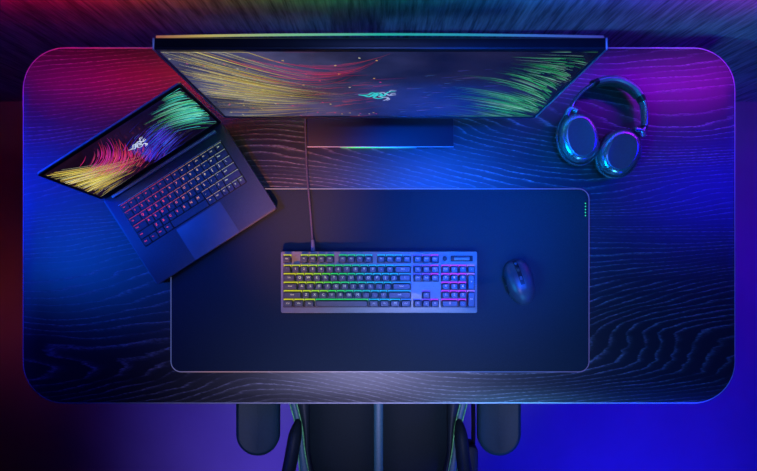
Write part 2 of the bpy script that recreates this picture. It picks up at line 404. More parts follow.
scr = link('screen', mesh('screen', [(-SW / 2, 0.012, 0.0006), (SW / 2, 0.012, 0.0006), (SW / 2, 0.012 + SH, 0.0006), (-SW / 2, 0.012 + SH, 0.0006)], [(0, 1, 2, 3)], False),
           screen_material('monitor_screen', [(0, (0.13, 0.14, 0.30)), (0.25, (0.13, 0.14, 0.36)), (0.5, (0.05, 0.06, 0.20)), (0.65, (0.03, 0.025, 0.05)), (1, (0.015, 0.01, 0.015))], 0.38), pan)
def bez(p0, p1, p2, p3, n=14):
    out = []
    for i in range(n + 1):
        t = i / n; u = 1 - t
        out.append(tuple(u ** 3 * a + 3 * u * u * t * b + 3 * u * t * t * c + t ** 3 * d for a, b, c, d in zip(p0, p1, p2, p3)))
    return out
rj = lambda a: random.uniform(-a, a)
def bundle(out, n, A, B, C_, D, jit, cols, wmin, wmax, W, H, x0, y0, smin=0.0, smax=0.55, lmin=0.2, lmax=0.6):
    """n streaks that run along a common cubic; A..D = (u, v) with spread given by jit"""
    for _ in range(n):
        k = random.gauss(0, 0.5); q = []
        for (u, v), (ju, jv) in zip((A, B, C_, D), jit):
            q.append((u + ju * k + rj(0.012), v + jv * k + rj(0.02)))
        full = bez(*q, n=30); s = random.uniform(smin, smax); e = min(1.0, s + random.uniform(lmin, lmax))
        pts = full[int(s * 30):int(e * 30) + 1]
        pts = [(x0 + min(1, max(0, p[0])) * W, y0 + min(1, max(0, p[1])) * H) for p in pts]
        if len(pts) < 3: continue
        c = random.choice(cols); b = random.uniform(0.25, 1.0)
        col = lambda t, c=c, b=b: tuple(x * b * (1 - 0.65 * t) for x in c)
        out.append((pts, random.uniform(wmin, wmax), col, lambda t: 0.25 + 0.75 * math.sin(PI * min(1, t * 0.9 + 0.1))))
YEL = [(0.95, 0.75, 0.06), (0.9, 0.82, 0.18), (0.8, 0.5, 0.08), (0.75, 0.7, 0.45)]
RED = [(0.85, 0.03, 0.12), (0.75, 0.02, 0.18), (0.6, 0.05, 0.25), (0.9, 0.10, 0.10)]
GRN = [(0.05, 0.75, 0.22), (0.15, 0.85, 0.35), (0.30, 0.80, 0.55), (0.02, 0.45, 0.12)]
BLU = [(0.03, 0.04, 0.9), (0.06, 0.03, 0.75), (0.02, 0.12, 0.8), (0.12, 0.04, 0.8)]
CYN = [(0.05, 0.75, 0.62), (0.20, 0.85, 0.7), (0.03, 0.5, 0.6)]
st = []; X0, Y0 = -SW / 2, 0.012
bundle(st, 330, (0.0, 0.66), (0.12, 0.52), (0.25, 0.37), (0.42, 0.34), ((0, 0.62), (0.0, 0.48), (0.02, 0.28), (0.06, 0.18)), YEL + [(0.5, 0.48, 0.45)], 0.0005, 0.0013, SW, SH, X0, Y0, 0.0, 0.4, 0.25, 0.6)
bundle(st, 60, (0.10, 0.98), (0.28, 0.62), (0.42, 0.60), (0.50, 0.94), ((0.12, 0.14), (0.06, 0.22), (0.04, 0.24), (0.06, 0.16)), RED, 0.0006, 0.0013, SW, SH, X0, Y0, 0.05, 0.6, 0.2, 0.5)
bundle(st, 60, (0.18, 0.35), (0.34, 0.42), (0.46, 0.48), (0.62, 0.56), ((0.06, 0.50), (0.04, 0.50), (0.03, 0.44), (0.04, 0.36)), RED + [(0.4, 0.15, 0.5)], 0.0006, 0.0012, SW, SH, X0, Y0, 0.0, 0.7, 0.06, 0.24)
bundle(st, 190, (1.0, 0.10), (0.91, 0.24), (0.82, 0.40), (0.62, 0.46), ((0.0, 0.34), (0.02, 0.34), (0.03, 0.40), (0.05, 0.36)), GRN + [(0.02, 0.3, 0.08)], 0.0005, 0.0015, SW, SH, X0, Y0, 0.0, 0.35, 0.2, 0.6)
bundle(st, 90, (1.0, 0.66), (0.94, 0.76), (0.86, 0.83), (0.72, 0.88), ((0.0, 0.34), (0.02, 0.24), (0.02, 0.16), (0.04, 0.12)), GRN + [(0.3, 0.6, 0.5)], 0.0005, 0.0014, SW, SH, X0, Y0, 0.0, 0.5, 0.15, 0.4)
bundle(st, 50, (0.55, 0.30), (0.65, 0.38), (0.75, 0.40), (0.9, 0.42), ((0.05, 0.5), (0.05, 0.5), (0.04, 0.5), (0.03, 0.5)), [(0.12, 0.10, 0.5), (0.3, 0.2, 0.45), (0.1, 0.25, 0.4)], 0.0005, 0.0010, SW, SH, X0, Y0, 0.0, 0.8, 0.05, 0.16)
for _ in range(60):   # sparkles
    u, v = random.random() * 0.5, random.random(); p = (X0 + u * SW, Y0 + v * SH)
    st.append(([p, (p[0] + 0.0014, p[1] - 0.0008), (p[0] + 0.003, p[1] - 0.0014)], 0.0016, random.choice(YEL + RED), lambda t: 1))
ga = glow_attr('display_streaks', 1.0)
stm = link('light_streak_picture', ribbons('light_streak_picture', st, 0.0011), ga, scr); stm['kind'] = 'stuff'
def emblem(cx, cy, s, col, col2):
    """three intertwined snakes with heads to the side"""
    S = []
    def stroke(pts, wd, c=col):
        q = [(cx + x * s, cy + y * s) for x, y in [tuple(v[:2]) for v in smooth_path([(a, b, 0) for a, b in pts], 6)]]
        S.append((q, wd * s, c, lambda t: 0.35 + 0.65 * math.sin(PI * min(1, 0.15 + t * 0.8))))
    stroke([(-1.0, 0.10), (-0.7, -0.05), (-0.45, -0.25), (-0.2, 0.15), (0.05, 0.42), (0.25, 0.10), (0.12, -0.2)], 0.14)
    stroke([(-0.85, 0.02), (-0.5, 0.10), (-0.25, 0.45), (0.0, 0.10), (-0.2, -0.35), (0.05, -0.6), (0.3, -0.4), (0.15, -0.1)], 0.13)
    stroke([(-0.45, -0.3), (-0.2, -0.05), (0.1, 0.1), (0.35, -0.1), (0.45, 0.30), (0.62, 0.60), (0.95, 0.66)], 0.12)
    stroke([(0.1, 0.38), (0.3, 0.5), (0.5, 0.2), (0.65, 0.0), (0.85, 0.06), (1.0, 0.12)], 0.12, col2)
    stroke([(0.05, -0.15), (0.3, -0.35), (0.55, -0.42), (0.52, -0.75), (0.32, -1.0)], 0.12, col2)
    stroke([(0.62, 0.6), (0.72, 0.85), (1.0, 0.80)], 0.08, col2)
    stroke([(0.55, -0.45), (0.66, -0.70), (0.52, -0.98)], 0.08, col2)
    stroke([(0.66, 0.0), (0.78, 0.30), (0.98, 0.35)], 0.08, col2)
    return S
link('emblem', ribbons('emblem', emblem(-0.004, 0.012 + SH * 0.41, 0.032, (0.03, 0.55, 0.55), (0.32, 0.38, 0.6)), 0.0013), ga, scr)
# stand
by0 = P(0, 147, 0.012).y; bx0, bx1 = P(307, 0, 0.012).x, P(453.5, 0, 0.012).x
base = link('stand_base', slab('stand_base', rrect(bx1 - bx0, 0.19, 0.003, 3, (bx0 + bx1) / 2, by0 + 0.095), 0.004, 0.0125, 0.0008), M['gloss'], mon)
for sx in (bx0 + 0.03, bx1 - 0.03):
    for yy in (by0 + 0.02, by0 + 0.17): link('base_foot', slab('base_foot', ell(0.008, 0.008, 12), 0.0, 0.0045, 0.0005), M['rubber'], mon, (sx, yy, 0))
link('base_front_trim', box('base_front_trim', bx1 - bx0, 0.0014, 0.002, (bx0 + bx1) / 2, by0 + 0.0004, 0.0118, 0.0003), M['trim'], base)
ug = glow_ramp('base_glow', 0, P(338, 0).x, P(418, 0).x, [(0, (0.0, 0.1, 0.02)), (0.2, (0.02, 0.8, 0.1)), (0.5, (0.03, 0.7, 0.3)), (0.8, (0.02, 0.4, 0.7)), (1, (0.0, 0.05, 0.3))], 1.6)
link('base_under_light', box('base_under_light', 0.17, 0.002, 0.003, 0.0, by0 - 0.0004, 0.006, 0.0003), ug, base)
nk = [(-0.045, 0.292), (0.045, 0.292), (0.045, 0.322), (-0.045, 0.322)]
link('stand_neck', prism('stand_neck', nk, [(0.012, 0), (0.36, 0)], False), M['black_metal'], mon)
link('stand_joint', box('stand_joint', 0.10, 0.05, 0.08, 0.0, 0.286, 0.345, 0.006), M['black_metal'], mon)

# ------------------------------------------------------------------ keyboard
kb_c = P(379, 282.3, 0.025)
kb = thing('keyboard', 'silver full size keyboard with rainbow backlit keys on desk mat', 'keyboard', (kb_c.x, kb_c.y, T + MT + 0.0001))
KW, KD = 0.4345, 0.1365
link('case', slab('case', rrect(KW, KD, 0.004, 4), 0.002, 0.0155, 0.0016), M['plastic'], kb)
link('top_plate', slab('top_plate', rrect(KW - 0.0006, KD - 0.0006, 0.004, 4), 0.0156, 0.019, 0.0012), M['alu'], kb)
for sx in (-1, 1):
    for sy in (-1, 1): link('foot', slab('foot', rrect(0.03, 0.008, 0.003, 3), 0, 0.0021, 0.0004), M['rubber'], kb, (sx * 0.18, sy * 0.058, 0))
U = 0.01882
kx0 = -KW / 2 + 0.0058; ky0 = -KD / 2 + 0.0125      # lower-left corner of the key block
KR = [(0.00, (0.80, 0.70, 0.02)), (0.14, (0.60, 0.85, 0.02)), (0.24, (0.05, 0.80, 0.05)), (0.36, (0.02, 0.72, 0.25)), (0.46, (0.02, 0.55, 0.75)),
      (0.58, (0.02, 0.55, 0.85)), (0.68, (0.06, 0.14, 1.0)), (0.74, (0.12, 0.10, 1.0)), (0.80, (0.65, 0.04, 0.85)), (0.95, (0.75, 0.05, 0.8)), (1.0, (0.15, 0.4, 0.8))]
_kg = {}
def kglow(t):
    k = round(t * 40)
    if k not in _kg: _kg[k] = (glow('key_glow_%02d' % k, lerpc(KR, k / 40), 0.72), glow('key_legend_%02d' % k, tuple(0.35 * a + 0.4 * b for a, b in zip(lerpc(KR, k / 40), (1, 1, 1))), 0.8))
    return _kg[k]
_kc = {}
def cap_mesh(wu, hu):
    if (wu, hu) not in _kc:
        wd, dp = wu * U - 0.0020, hu * U - 0.0034
        o = rrect(wd, dp, 0.0032, 2)
        _kc[(wu, hu)] = (prism('keycap', o, [(0, 0), (0.0045, 0.0006), (0.0088, 0.0016), (0.0094, 0.0024)], angle=28),
                         mesh('key_glow', [(-wd / 2 + 0.001, -dp / 2 + 0.001, 0), (wd / 2 - 0.001, -dp / 2 + 0.001, 0), (wd / 2 + 0.0002, dp / 2 + 0.0022, 0), (-wd / 2 - 0.0002, dp / 2 + 0.0022, 0)], [(0, 1, 2, 3)], False))
    return _kc[(wu, hu)]
rows = [   # (row centre in units, [(x start, width, legend)...])
    (5.2, [(0, 1, 'Esc'), (2, 1, 'F1'), (3, 1, 'F2'), (4, 1, 'F3'), (5, 1, 'F4'), (6.5, 1, 'F5'), (7.5, 1, 'F6'), (8.5, 1, 'F7'), (9.5, 1, 'F8'), (11, 1, 'F9'), (12, 1, 'F10'), (13, 1, 'F11'), (14, 1, 'F12'),
           (15.25, 1, 'Prt'), (16.25, 1, 'Scr'), (17.25, 1, 'Pau')]),
    (4, [(i, 1, c) for i, c in enumerate('`1234567890-=')] + [(13, 2, 'Back'), (15.25, 1, 'Ins'), (16.25, 1, 'Hm'), (17.25, 1, 'PU'), (18.5, 1, 'Num'), (19.5, 1, '/'), (20.5, 1, '*'), (21.5, 1, '-')]),
    (3, [(0, 1.5, 'Tab')] + [(1.5 + i, 1, c) for i, c in enumerate('QWERTYUIOP[]')] + [(13.5, 1.5, '\\'), (15.25, 1, 'Del'), (16.25, 1, 'End'), (17.25, 1, 'PD'), (18.5, 1, '7'), (19.5, 1, '8'), (20.5, 1, '9')]),
    (2, [(0, 1.75, 'Caps')] + [(1.75 + i, 1, c) for i, c in enumerate("ASDFGHJKL;'")] + [(12.75, 2.25, 'Enter'), (18.5, 1, '4'), (19.5, 1, '5'), (20.5, 1, '6')]),
    (1, [(0, 2.25, 'Shift')] + [(2.25 + i, 1, c) for i, c in enumerate('ZXCVBNM,./')] + [(12.25, 2.75, 'Shift'), (16.25, 1, '^'), (18.5, 1, '1'), (19.5, 1, '2'), (20.5, 1, '3')]),
    (0, [(0, 1.25, 'Ctrl'), (1.25, 1.25, 'Win'), (2.5, 1.25, 'Alt'), (3.75, 6.25, ''), (10, 1.25, 'Alt'), (11.25, 1.25, 'Fn'), (12.5, 1.25, 'M'), (13.75, 1.25, 'Ctrl'), (15.25, 1, '<'), (16.25, 1, 'v'), (17.25, 1, '>'), (18.5, 2, '0'), (20.5, 1, '.')]),
]
def add_key(x, yc, wu, hu, txt):
    cx = kx0 + (x + wu / 2) * U; cy = ky0 + (yc + 0.5) * U
    cm, gm = cap_mesh(wu, hu); k = link('keycap', cm, M['key'], kb, (cx, cy, 0.0215))
    gmat, lmat = kglow((x + wu / 2) / 22.5)
    g = gm.copy(); g.materials.clear(); link('key_glow', g, gmat, k, (0, 0, -0.0022))
    if txt:
        lm = legend_mesh(txt, 0.0075 if len(txt) == 1 else 0.0044).copy(); lm.materials.clear(); link('legend', lm, lmat, k, (0, 0.0012, 0.00945))
for yc, ks in rows:
    for x, wu, txt in ks: add_key(x, yc, wu, 1, txt)
add_key(21.5, 2.5, 1, 2, '+'); add_key(21.5, 0.5, 1, 2, 'Ent')
# plate wells that the light spills into
for (xa, xb, ya, yb) in ((0, 15, 0, 5), (15.25, 18.25, 3, 5), (15.25, 18.25, 0, 1), (16.25, 17.25, 1, 2), (18.5, 22.5, 0, 5), (0, 1, 5.2, 6.2), (2, 6, 5.2, 6.2), (6.5, 10.5, 5.2, 6.2), (11, 15, 5.2, 6.2), (15.25, 18.25, 5.2, 6.2)):
    link('key_well', slab('key_well', rrect((xb - xa) * U + 0.0004, (yb - ya) * U, 0.0012, 2, kx0 + (xa + xb) / 2 * U, ky0 + (ya + yb) / 2 * U), 0.0185, 0.01915, 0.0001), M['well'], kb)
# media roller and button
rx, ry = kx0 + 20.95 * U, ky0 + 5.75 * U
link('roller_frame', slab('roller_frame', rrect(0.0485, 0.0125, 0.0015, 3), 0.0188, 0.0206, 0.0004), M['plastic'], kb, (rx, ry, 0))
rl = [(-0.0165 + 0.033 * i / 40, 0, 0) for i in range(41)]
link('volume_roller', tube('volume_roller', rl, 0.0042, 0.0042, 14, prof=lambda t: 1.0 if int(t * 40) % 2 else 0.93), M['alu'], kb, (rx, ry, 0.0215))
link('media_button', slab('media_button', ell(0.0048, 0.0056, 20), 0.0188, 0.0215, 0.0006), M['plastic'], kb, (kx0 + 18.95 * U, ry, 0))
for i in range(4): link('status_light', slab('status_light', ell(0.0006, 0.0006, 8), 0.0188, 0.0193, 0.0001), M['plastic'], kb, (kx0 + (16.0 + 0.55 * i) * U, ky0 + 2.5 * U, 0))
# cable
def L_(px, py, h): v = P(px, py, h); return (v.x - kb.location.x, v.y - kb.location.y, v.z - kb.location.z)
cy_back = DCY + DD / 2
cp = [L_(313, 245, 0.010), L_(312, 232, 0.0066), L_(310.5, 212, 0.0061), L_(309, 195, 0.0061), L_(308, 184, 0.0045), L_(307, 170, 0.0026), L_(306, 145, 0.0026), L_(305.5, 118, 0.0026), L_(305, 80, 0.0026)]
bx = P(305, 60).x - kb.location.x; zz = T - kb.location.z
cp += [(bx, cy_back - 0.015 - kb.location.y, zz + 0.0026), (bx, cy_back + 0.004 - kb.location.y, zz + 0.0015), (bx, cy_back + 0.008 - kb.location.y, zz - 0.03), (bx + 0.01, cy_back + 0.008 - kb.location.y, zz - 0.35)]
cb = thing('keyboard_cable', 'thin dark braided cable running from keyboard to behind the monitor', 'cable', kb.location)
link('cord', tube('cord', smooth_path(cp, 8), 0.0023, 0.0023, 8), M['cable'], cb)
pl = [L_(313.2, 251.5, 0.0115), L_(313, 246, 0.0105), L_(312.7, 240, 0.0085)]
link('plug', tube('plug', smooth_path(pl, 5), 0.0052, 0.004, 10, prof=lambda t: 1 - 0.3 * t), M['cabletip'], cb)

# ------------------------------------------------------------------ laptop
la = math.radians(32.6); lc = P(189.8, 204.0, 0.016)
lap = thing('laptop', 'open dark laptop turned at an angle, streaks on screen, reddish backlit keys', 'laptop', (lc.x, lc.y, T), la)
LW, LD = 0.316, 0.226
link('base', slab('base', rrect(LW, LD, 0.007, 5), 0.0042, 0.0175, 0.0012, 0.003), M['lap'], lap)
for sx in (-1, 1):
    for sy in (-1, 1):
        on_mat = sx > 0 and sy < 0
        link('foot', slab('foot', rrect(0.05, 0.008, 0.003, 3), MT + 0.0001 if on_mat else 0.0, 0.0046, 0.0003), M['rubber'], lap, (sx * 0.11, sy * 0.095, 0))
KBW, KBD = 0.266, 0.107; kcx, kcy = 0.0, 0.026
link('key_well', slab('key_well', rrect(KBW + 0.003, KBD + 0.002, 0.003, 3, kcx, kcy), 0.0172, 0.01762, 0.0001), M['well'], lap)
LRW = [(0.0, (0.9, 0.04, 0.06)), (0.35, (0.95, 0.06, 0.05)), (0.55, (0.8, 0.25, 0.12)), (0.75, (0.75, 0.55, 0.3)), (1.0, (0.5, 0.7, 0.45))]
lrows = [
    [(1.0, c) for c in ('Esc', 'F1', 'F2', 'F3', 'F4', 'F5', 'F6', 'F7', 'F8', 'F9', 'F10', 'F11', 'F12', 'Del')],
    [(1.0, c) for c in '`1234567890-='] + [(1.6, 'Back')],
    [(1.5, 'Tab')] + [(1.0, c) for c in 'QWERTYUIOP[]'] + [(1.1, '\\')],
    [(1.75, 'Caps')] + [(1.0, c) for c in "ASDFGHJKL;'"] + [(1.85, 'Enter')],
    [(2.25, 'Shift')] + [(1.0, c) for c in 'ZXCVBNM,./'] + [(2.35, 'Shift')],
    [(1.1, 'Ctrl'), (1.1, 'Fn'), (1.1, 'Win'), (1.1, 'Alt'), (5.4, ''), (1.1, 'Alt'), (1.1, 'Ctrl'), (0.85, '<'), (0.85, '^'), (0.85, 'v'), (0.85, '>')],
]
_lk = {}; _lg = {}
def llegend(t):
    k = round(t * 24)
    if k not in _lg: _lg[k] = (glow('laptop_legend_%02d' % k, lerpc(LRW, k / 24), 1.3), glow('laptop_key_glow_%02d' % k, lerpc(LRW, k / 24), 0.55))
    return _lg[k]
rd = KBD / 6.0
for r, ks in enumerate(lrows):
    tot = sum(a for a, _ in ks); sc_u = KBW / tot; x = -KBW / 2
    for wu, txt in ks:
        wd = round(wu * sc_u - 0.0026, 5); dp = rd - 0.0026
        if wd not in _lk: _lk[wd] = (prism('laptop_key', rrect(wd, dp, 0.0014, 2), [(0, 0), (0.0009, 0), (0.0012, 0.0004)], angle=28),
                                     mesh('key_glow', [(-wd / 2, dp / 2 - 0.001, 0), (wd / 2, dp / 2 - 0.001, 0), (wd / 2, dp / 2 + 0.0011, 0), (-wd / 2, dp / 2 + 0.0011, 0)], [(0, 1, 2, 3)], False))
        cx = kcx + x + wu * sc_u / 2; cy = kcy + KBD / 2 - (r + 0.5) * rd
        k = link('laptop_key', _lk[wd][0], M['lkey'], lap, (cx, cy, 0.01765))
        lg, gg = llegend((cx - kcx) / KBW + 0.5)
        if r < 4 or cx > 0.03:
            gm = _lk[wd][1].copy(); gm.materials.clear(); link('key_glow', gm, gg, k, (0, 0, 0.00005))
        if txt:
            lm = legend_mesh(txt, 0.0072 if len(txt) == 1 else 0.0038).copy(); lm.materials.clear()
            link('legend', lm, lg, k, (-wd / 2 + (0.0048 if len(txt) == 1 else 0.0062) if wd > 0.012 else 0, 0.0015, 0.0013))
        x += wu * sc_u
link('keyboard_rim', box('keyboard_rim', KBW + 0.004, 0.0010, 0.0010, kcx, kcy + KBD / 2 + 0.0022, 0.0177, 0.0002), M['trim'], lap)
link('touchpad', slab('touchpad', rrect(0.116, 0.080, 0.003, 3, 0.002, -0.0715), 0.0172, 0.01775, 0.0002), M['pad'], lap)
link('hinge_bar', box('hinge_bar', 0.272, 0.0075, 0.006, 0, LD / 2 - 0.0085, 0.0198, 0.0015), M['lap_lite'], lap)
link('power_button', slab('power_button', ell(0.004, 0.004, 16, 0, 0.0, kcy + KBD / 2 + 0.012), 0.0172, 0.0179, 0.0002), M['lap'], lap)
# lid: local x right, y up, z toward the user
LH = 0.217; lt = math.radians(10.2)
lid = link('lid', slab('lid', rrect(LW, LH, 0.007, 5, 0, LH / 2), -0.0048, 0.0, 0.0009), M['lap'], lap, (0, LD / 2 - 0.001, 0.0185), (PI / 2 - lt, 0, 0))
link('lid_rim', prism('lid_rim', rrect(LW + 0.0012, LH + 0.0012, 0.0075, 5, 0, LH / 2), [(-0.004, 0.0006), (-0.004, 0), (-0.0009, 0), (-0.0009, 0.0006)], hole=True), M['lap_lite'], lid)
link('bezel', slab('bezel', rrect(LW - 0.003, LH - 0.003, 0.006, 5, 0, LH / 2), -0.0004, 0.0005, 0.0002), M['plastic'], lid)
link('webcam', slab('webcam', ell(0.0016, 0.0016, 12, 0, 0, LH - 0.0052), 0.0004, 0.0008, 0.0002), M['gloss'], lid)
QW, QH = LW - 0.013, LH - 0.028
qx, qy = -QW / 2, 0.018
lscr = link('screen', mesh('screen', [(qx, qy, 0.0007), (qx + QW, qy, 0.0007), (qx + QW, qy + QH, 0.0007), (qx, qy + QH, 0.0007)], [(0, 1, 2, 3)], False),
            screen_material('laptop_screen', [(0, (0.03, 0.02, 0.03)), (0.4, (0.05, 0.01, 0.04)), (0.7, (0.02, 0.01, 0.08)), (1, (0.01, 0.02, 0.04))], 0.35, 0.06), lid)
st = []
bundle(st, 210, (0.0, 0.55), (0.12, 0.44), (0.26, 0.26), (0.46, 0.12), ((0, 0.50), (0.02, 0.34), (0.03, 0.20), (0.06, 0.12)), YEL, 0.0006, 0.0016, QW, QH, qx, qy, 0.0, 0.3, 0.3, 0.7)
bundle(st, 230, (0.14, 0.40), (0.30, 0.38), (0.40, 0.52), (0.46, 0.88), ((-0.07, 0.24),) * 4, RED + [(0.7, 0.02, 0.5)], 0.0005, 0.0014, QW, QH, qx, qy, 0.0, 0.6, 0.15, 0.45)
bundle(st, 110, (0.24, 0.22), (0.40, 0.24), (0.50, 0.40), (0.55, 0.70), ((-0.06, 0.24),) * 4, RED, 0.0005, 0.0010, QW, QH, qx, qy, 0.0, 0.7, 0.08, 0.25)
bundle(st, 260, (0.44, 0.16), (0.56, 0.32), (0.68, 0.40), (0.88, 0.42), ((-0.02, 0.36),) * 4, BLU, 0.0006, 0.0015, QW, QH, qx, qy, 0.0, 0.55, 0.12, 0.4)
bundle(st, 210, (1.0, 0.40), (0.93, 0.56), (0.82, 0.70), (0.62, 0.74), ((0, 0.46), (0.02, 0.40), (0.03, 0.30), (0.08, 0.26)), CYN + CYN + GRN, 0.0006, 0.0017, QW, QH, qx, qy, 0.0, 0.4, 0.25, 0.6)
lstm = link('light_streak_picture', ribbons('light_streak_picture', st, 0.0010), glow_attr('laptop_streaks', 1.5), lscr); lstm['kind'] = 'stuff'
link('emblem', ribbons('emblem', emblem(0.004, qy + QH * 0.52, 0.021, (0.5, 0.6, 0.8), (0.7, 0.75, 0.9)), 0.0012), ga, lscr)

# ------------------------------------------------------------------ computer mouse
ma = math.radians(15); mc = P(519.8, 282.5, 0.014)
ms = thing('computer_mouse', 'dark wireless mouse with scroll wheel on right side of desk mat', 'mouse', (mc.x, mc.y, T + MT), ma)
MB_ = 0.0525
def mA(y): return 0.0318 + 0.0022 * (y / MB_) - (0.007 * (y / MB_) ** 2 if y < 0 else 0.001 * (y / MB_) ** 2)
def mrho(x, y): return ((abs(x) / mA(y)) ** 2.5 + (abs(y) / MB_) ** 2.5) ** (1 / 2.5)
def mH(x, y):
    h0 = 0.022 + 0.016 * max(0.0, 1 - ((y + 0.012) / 0.062) ** 2)
    r = min(1.0, mrho(x, y)); return 0.008 + (h0 - 0.008) * max(0.0, 1 - r ** 3.2) ** 0.55
v = []; f = []; nr = 56
rings = [(0.93, 0.0012), (0.97, 0.003), (1.0, 0.008)] + [(s, None) for s in (0.985, 0.96, 0.92, 0.86, 0.78, 0.68, 0.55, 0.4, 0.22)]
for s, z in rings:
    for i in range(nr):
        t = 2 * PI * i / nr; c, sn = math.cos(t), math.sin(t)
        y = MB_ * math.copysign(abs(sn) ** (2 / 2.5), sn); x = mA(y) * math.copysign(abs(c) ** (2 / 2.5), c)
        x *= s; y *= s; v.append((x, y, mH(x, y) if z is None else z))
for k in range(len(rings) - 1):
    for i in range(nr): j = (i + 1) % nr; f.append((k * nr + i, k * nr + j, (k + 1) * nr + j, (k + 1) * nr + i))
f.append(tuple(range(nr))); v.append((0, 0, mH(0, 0))); tp = len(v) - 1
for i in range(nr): f.append(((len(rings) - 1) * nr + i, (len(rings) - 1) * nr + (i + 1) % nr, tp))
link('shell', mesh('shell', v, f, True, 60), M['mouse'], ms)
link('glide_foot', slab('glide_foot', rrect(0.03, 0.008, 0.003, 3, 0, 0.036), 0.0, 0.0016, 0.0003), M['rubber'], ms)
link('glide_foot', slab('glide_foot', rrect(0.03, 0.008, 0.003, 3, 0, -0.036), 0.0, 0.0016, 0.0003), M['rubber'], ms)
def patch(name, fx0, fx1, y0, y1, lift, m, nx=8, ny=12):
    v = []; f = []
    for lay in (lift, -0.002):
        for j in range(ny + 1):
            y = y0 + (y1 - y0) * j / ny; lim = mA(y) * max(0.02, 1 - (abs(y) / MB_) ** 2.5) ** (1 / 2.5)
            for i in range(nx + 1):
                q0 = fx0 if isinstance(fx0, float) else fx0(lim); q1 = fx1 if isinstance(fx1, float) else fx1(lim)
                x = q0 + (q1 - q0) * i / nx; v.append((x, y, mH(x, y) + lay))
    n = (nx + 1) * (ny + 1)
    for j in range(ny):
        for i in range(nx): a = j * (nx + 1) + i; f.append((a, a + 1, a + nx + 2, a + nx + 1)); f.append((n + a, n + a + nx + 1, n + a + nx + 2, n + a + 1))
    per = [i for i in range(nx + 1)] + [j * (nx + 1) + nx for j in range(1, ny + 1)] + [ny * (nx + 1) + i for i in range(nx - 1, -1, -1)] + [j * (nx + 1) for j in range(ny - 1, 0, -1)]
    for a, b in zip(per, per[1:] + per[:1]): f.append((a, n + a, n + b, b))
    return link(name, mesh(name, v, f, True, 50), m, ms)
patch('main_button', lambda l: -0.93 * l, -0.0052, 0.003, 0.0500, 0.0007, M['mouse'])
patch('main_button', 0.0052, lambda l: 0.93 * l, 0.003, 0.0500, 0.0007, M['mouse'])
patch('center_strip', -0.0046, 0.0046, -0.002, 0.0505, 0.0003, M['plastic'], 4)
wh = link('scroll_wheel', tube('scroll_wheel', [(-0.0034 + 0.0068 * i / 6, 0, 0) for i in range(7)], 0.0085, 0.0085, 24, prof=lambda t: 0.9 + 0.1 * math.sin(PI * t)), M['rubber'], ms, (0, 0.031, mH(0, 0.031) - 0.004))
link('profile_button', slab('profile_button', rrect(0.0055, 0.008, 0.0015, 3), -0.002, 0.0016, 0.0005), M['hp_plate'], ms, (0, 0.012, mH(0, 0.012)))
link('mode_button', slab('mode_button', rrect(0.005, 0.006, 0.0015, 3), -0.002, 0.0014, 0.0005), M['hp_plate'], ms, (0, 0.0435, mH(0, 0.0435)))
for yy in (0.012, -0.008):
    link('side_button', tube('side_button', smooth_path([(-mA(yy + d) * 0.985 - 0.0004, yy + d, 0.0155) for d in (-0.0085, -0.004, 0.004, 0.0085)], 4), 0.0022, 0.0030, 8), M['plastic'], ms)

# ------------------------------------------------------------------ headphones
hc = P(604, 140, 0.0)
hp = thing('headphones', 'glossy dark over-ear headphones lying flat on desk right of the monitor', 'headphones', (hc.x, hc.y, T))
def H(px, py, h): v = P(px, py, h); return Vector((v.x - hc.x, v.y - hc.y, h))
def cup(px, py, rot, a, b, arc0, arc1, prongs):
    c = H(px, py, 0.04)
    base_o = ell(a, b, 48, 0, p=2.15)
    cu = link('ear_cup', prism('ear_cup', base_o, [(0.018, 0.006), (0.022, 0.001), (0.030, 0.0), (0.040, 0.002), (0.046, 0.0065), (0.0485, 0.012), (0.0488, 0.0135)]), M['hp'], hp, (c.x, c.y, 0), (0, 0, rot))
    link('ear_pad', prism('ear_pad', base_o, [(0.001, 0.014), (0.0, 0.010), (0.002, 0.003), (0.008, -0.001), (0.014, 0.0), (0.018, 0.004), (0.0185, 0.012)]), M['cushion'], cu)
    link('ear_plate', prism('ear_plate', ell(a - 0.0135, b - 0.0135, 40, 0, p=2.15), [(0.047, 0), (0.0500, 0), (0.0508, 0.0008), (0.0500, 0.004), (0.0496, 0.012)]), M['hp_plate'], cu)
    ring = []
    for i in range(25):
        t = math.radians(arc0 + (arc1 - arc0) * i / 24); ring.append(((a + 0.0040) * math.cos(t), (b + 0.0045) * math.sin(t), 0.026))
    link('yoke', tube('yoke', ring, 0.0022, 0.0055, 8), M['hp'], cu)
    for t in prongs:
        t = math.radians(t); link('yoke_pin', tube('yoke_pin', [((a - 0.004) * math.cos(t), (b - 0.004) * math.sin(t), 0.027), ((a + 0.006) * math.cos(t), (b + 0.006) * math.sin(t), 0.027)], 0.0035, 0.0035, 10), M['plastic'], cu)
    return cu
cup(580, 137.5, math.radians(9), 0.0425, 0.0545, 80, 345, (170, 350))
cup(621, 152, math.radians(-27), 0.0425, 0.0530, 195, 460, (10, 190))
hh = 0.024
left_arm = [H(569.5, 112, 0.030), H(573, 103, hh), H(581, 93, hh), H(590, 86, hh), H(596, 83, hh)]
right_arm = [H(640.5, 98, hh), H(643.5, 106, hh), H(644.5, 118, hh), H(643.5, 127, hh), H(639.5, 134, 0.030)]
link('headband_arm', tube('headband_arm', smooth_path(left_arm, 6), 0.0045, 0.012, 14), M['hp'], hp)
link('headband_arm', tube('headband_arm', smooth_path(right_arm, 6), 0.0058, 0.013, 14), M['hp'], hp)
bandp = [H(594, 83.5, hh), H(602, 80.6, hh), H(613, 80.0, hh), H(624, 83, hh), H(634, 89.5, hh), H(641.5, 99, hh)]
